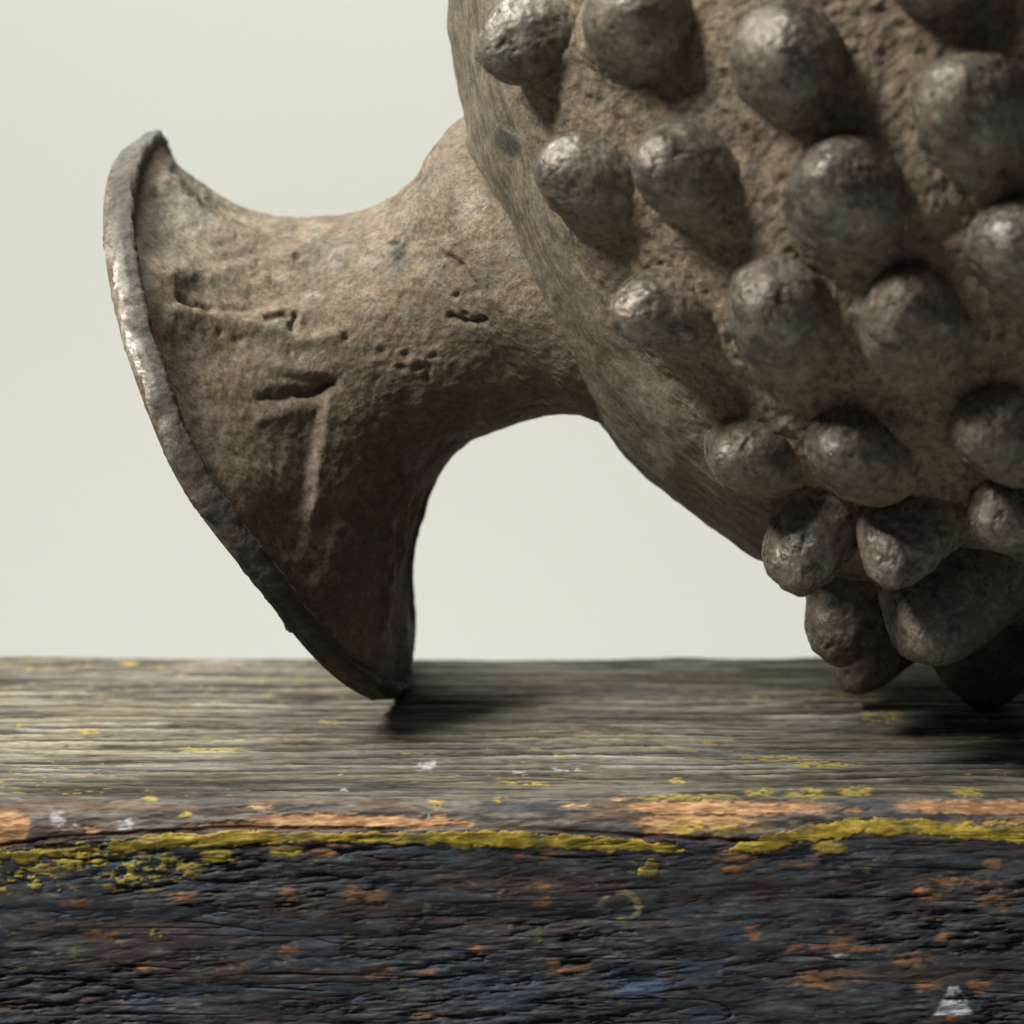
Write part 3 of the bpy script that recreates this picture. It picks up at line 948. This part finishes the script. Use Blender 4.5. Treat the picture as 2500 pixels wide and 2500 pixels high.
# scars at the root of the neck
hf += groove([(850, 485), (875, 520), (900, 548)], 8, 0.5 * MMU)
hf += groove([(850, 598), (880, 604), (915, 606)], 7, 0.7 * MMU)
hf += groove([(800, 690), (806, 715)], 6, 0.4 * MMU)
for (qx, qy, q) in ((770, 668, .35), (790, 690, .4), (760, 690, .3), (815, 672, .3), (720, 660, .25), (862, 560, .4), (880, 590, .3), (745, 460, .35), (755, 490, .25), (415, 625, .2), (450, 640, .2), (560, 490, .35), (490, 498, .3), (655, 640, .25)):
    dd = np.hypot(gx - qx, gy - qy)
    hf += fr * MMU * q * (np.exp(-((dd - 13) / 7) ** 2) * 0.25 - np.exp(-(dd / 7) ** 2))
rough_neck = sm(560, 700, fx)
hf += rough_neck * 0.00009 * fbm(x * 1.3, y * 1.3, z * 1.3, 4, 115, 0.6)
# sunken seam just inside the rim
seg_n = ts[:, None] / seg[-1] * np.ones((1, NAf))
dl = ts[:, None] * np.ones((1, NAf))
hf += -0.00012 * np.exp(-((dl - 66) / 20) ** 2)
Pf2 = Pf + nf * hf[..., None]
cav = cavity(Pf2, True, 5)
stk = fbm(AA * 6, dl * 0.012 + AA * 2, AA * 0, 4, 116)
metal = np.clip(0.55 * sm(0.15, 0.5, fbm(x * .3 + 20, y * .3, z * .3, 4, 117)), 0, 1)
Cf = bronze_color(Pf2, metal * 0.6, 0.10 + 0.25 * rough_neck)
Cf = mixc(Cf, (0.27, 0.215, 0.15), 0.5 * sm(0.0, 0.45, fbm(x * .25 + 3, y * .25, z * .25, 5, 134, 0.6)))
Cf = mixc(Cf, (0.065, 0.055, 0.045), 0.55 * sm(0.15, 0.5, fbm(x * .35 + 13, y * .35, z * .35, 5, 135, 0.62)))
Cf = mixc(Cf, (0.24, 0.235, 0.19), np.exp(-(((gx - 345) / 70) ** 2 + ((gy - 410) / 95) ** 2)) * 0.6)
Cf = mixc(Cf, (0.145, 0.112, 0.080), 0.45 * sm(380, 760, fy))
Cf = mixc(Cf, (0.19, 0.170, 0.13), rough_neck * 0.5 * sm(0.0, 0.4, fbm(x * .4, y * .4, z * .4, 4, 118)) * sm(720, 560, fy))
wornp = np.exp(-(((gx - 755) / 22) ** 2 + ((gy - 480) / 34) ** 2))
Cf = mixc(Cf, (0.05, 0.056, 0.054), sm(0.3, 0.7, wornp + 0.3 * stk) * 0.7 * fr)
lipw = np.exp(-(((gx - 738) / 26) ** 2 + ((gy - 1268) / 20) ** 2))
Cf = mixc(Cf, (0.26, 0.24, 0.205), lipw * 0.7)  # worn metal on the lower lip, with its highlight painted in light grey
sgm = np.exp(-((dl - 62) / 20) ** 2)
Cf = mixc(Cf, (0.055, 0.036, 0.026), sgm * 0.7)
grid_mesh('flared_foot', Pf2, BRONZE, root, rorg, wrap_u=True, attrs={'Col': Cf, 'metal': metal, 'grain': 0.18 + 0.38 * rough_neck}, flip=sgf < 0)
# hollow inside of the trumpet
ti = np.linspace(0.0, 0.55, 60) * seg[-1]
Mi, Ai = catmull(seg, Mm, ti), catmull(seg, Am, ti)
ai = np.linspace(0, 2 * math.pi, 160, endpoint=False)
Pi = np.stack([ring_pts(Mi[i], Ai[i] * (1 - 34 / np.linalg.norm(Ai[i])), ai) for i in range(60)])
Ci = bronze_color(Pi, Pi[..., 0] * 0, 0.5)
grid_mesh('hollow_inside', Pi, BRONZE, root, rorg, wrap_u=True, attrs={'Col': Ci, 'metal': Pi[..., 0] * 0, 'grain': Pi[..., 0] * 0 + 0.8}, flip=sgf > 0)
# thick worn rim
NRm, NSc = 760, 34
ar = np.interp(np.linspace(0, 1, NRm, endpoint=False), [0, 0.76, 1.0], [-0.25, math.pi + 0.25, 2 * math.pi - 0.25])
c0 = ring_pts(Mm[0], Am[0], ar)
axd = (RT * n2[0] - UP * n2[1]) * cos(TAU) + FW * sin(TAU)
axd /= np.linalg.norm(axd)
cc = c0.mean(0)
od_ = c0 - cc
od_ /= np.linalg.norm(od_, axis=1, keepdims=True)
unit = K * 0.364 / FPX
cs = np.linspace(0, 2 * math.pi, NSc, endpoint=False)
# cross-section: rounded lip, wide along the axis, thin across
ww = (27 + 4 * np.cos(ar - 0.3)) * unit
tk_ = 14 * unit * (1 + 0.15 * np.sin(ar * 5))
A_, C_ = np.meshgrid(ar, cs)
sx = np.sign(np.cos(C_)) * np.abs(np.cos(C_)) ** 0.75
sy = np.sign(np.sin(C_)) * np.abs(np.sin(C_)) ** 0.75
Pr = c0[None] - od_[None] * (14 * unit) - axd * (ww * 0.9)[None, :, None] + (sx * ww[None])[..., None] * axd + (sy * tk_[None])[..., None] * (od_ * 0.92 + axd * 0.0)[None]
nr = grid_normals(Pr, True)
ctr = Pr.mean(0, keepdims=True)
sgr = np.sign(((Pr - ctr) * nr).sum(2).mean())
nr = nr * sgr
x, y, z = [Pr[..., i] * MM for i in range(3)]
nick = fbm(A_ * 15 + 2 * np.sin(C_), C_ * 1.3, A_ * 0, 3, 121, 0.6)
teeth = np.sin(A_ * 120 + 3 * fbm(A_ * 20, C_ * 0, C_ * 0, 2, 122)) * sm(1.3, 0.6, A_)
hr = 0.00034 * fbm(x * .4, y * .4, z * .4, 4, 123) + 0.00020 * nick + 0.00006 * teeth + 0.00008 * fbm(x * 1.7, y * 1.7, z * 1.7, 3, 124, 0.6, True)
nub = np.exp(-((A_ - 2.30) / 0.012) ** 2) * 0.0003 * (np.cos(C_) > -0.3)
hr += nub
# chamfer line along the middle of the lip
hr += -0.00012 * np.exp(-(((C_ - 1.2) % (2 * math.pi)) / 0.22) ** 2)
Pr2 = Pr + nr * hr[..., None]
outer = sm(-0.3, 0.8, np.cos(C_ - 0.3))
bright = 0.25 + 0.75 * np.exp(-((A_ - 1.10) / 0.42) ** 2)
metal = np.clip(outer * bright * (0.75 + 0.5 * nick) + 0.15, 0, 1)
Cr = bronze_color(Pr2, metal, 0.0)
Cr = mixc(Cr, (0.046, 0.043, 0.037), 0.85 + 0 * A_)
Cr = mixc(Cr, (0.11, 0.085, 0.065), 0.6 * sm(0.0, 0.4, fbm(x * .5, y * .5, z * .5, 4, 133)))
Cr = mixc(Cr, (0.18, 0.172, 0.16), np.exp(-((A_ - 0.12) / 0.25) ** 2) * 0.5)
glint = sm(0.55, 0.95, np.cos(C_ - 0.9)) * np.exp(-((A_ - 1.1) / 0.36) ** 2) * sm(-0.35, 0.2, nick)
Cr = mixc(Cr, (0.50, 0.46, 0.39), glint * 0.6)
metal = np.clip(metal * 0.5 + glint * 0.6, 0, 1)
# periodic closing in the section direction
Prc = np.concatenate([Pr2, Pr2[:1]], 0)
cat = lambda q: np.concatenate([q, q[:1]], 0)
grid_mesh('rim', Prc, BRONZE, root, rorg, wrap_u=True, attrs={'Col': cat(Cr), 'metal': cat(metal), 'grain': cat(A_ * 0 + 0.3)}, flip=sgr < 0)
print('foot min z (mm):', round(float(Pf2[..., 2].min()) * 1000, 2), 'rim', round(float(Pr2[..., 2].min()) * 1000, 2))
i0 = np.unravel_index(np.argmin(Pr2[..., 2]), Pr2[..., 2].shape)
print('rim lowest at', Pr2[i0], proj(Pr2[i0]))
print('board y back/arr/face', y_back, y_arr, y_face, 'tris', sum(len(o.data.polygons) for o in S.objects if o.type == 'MESH') * 2)
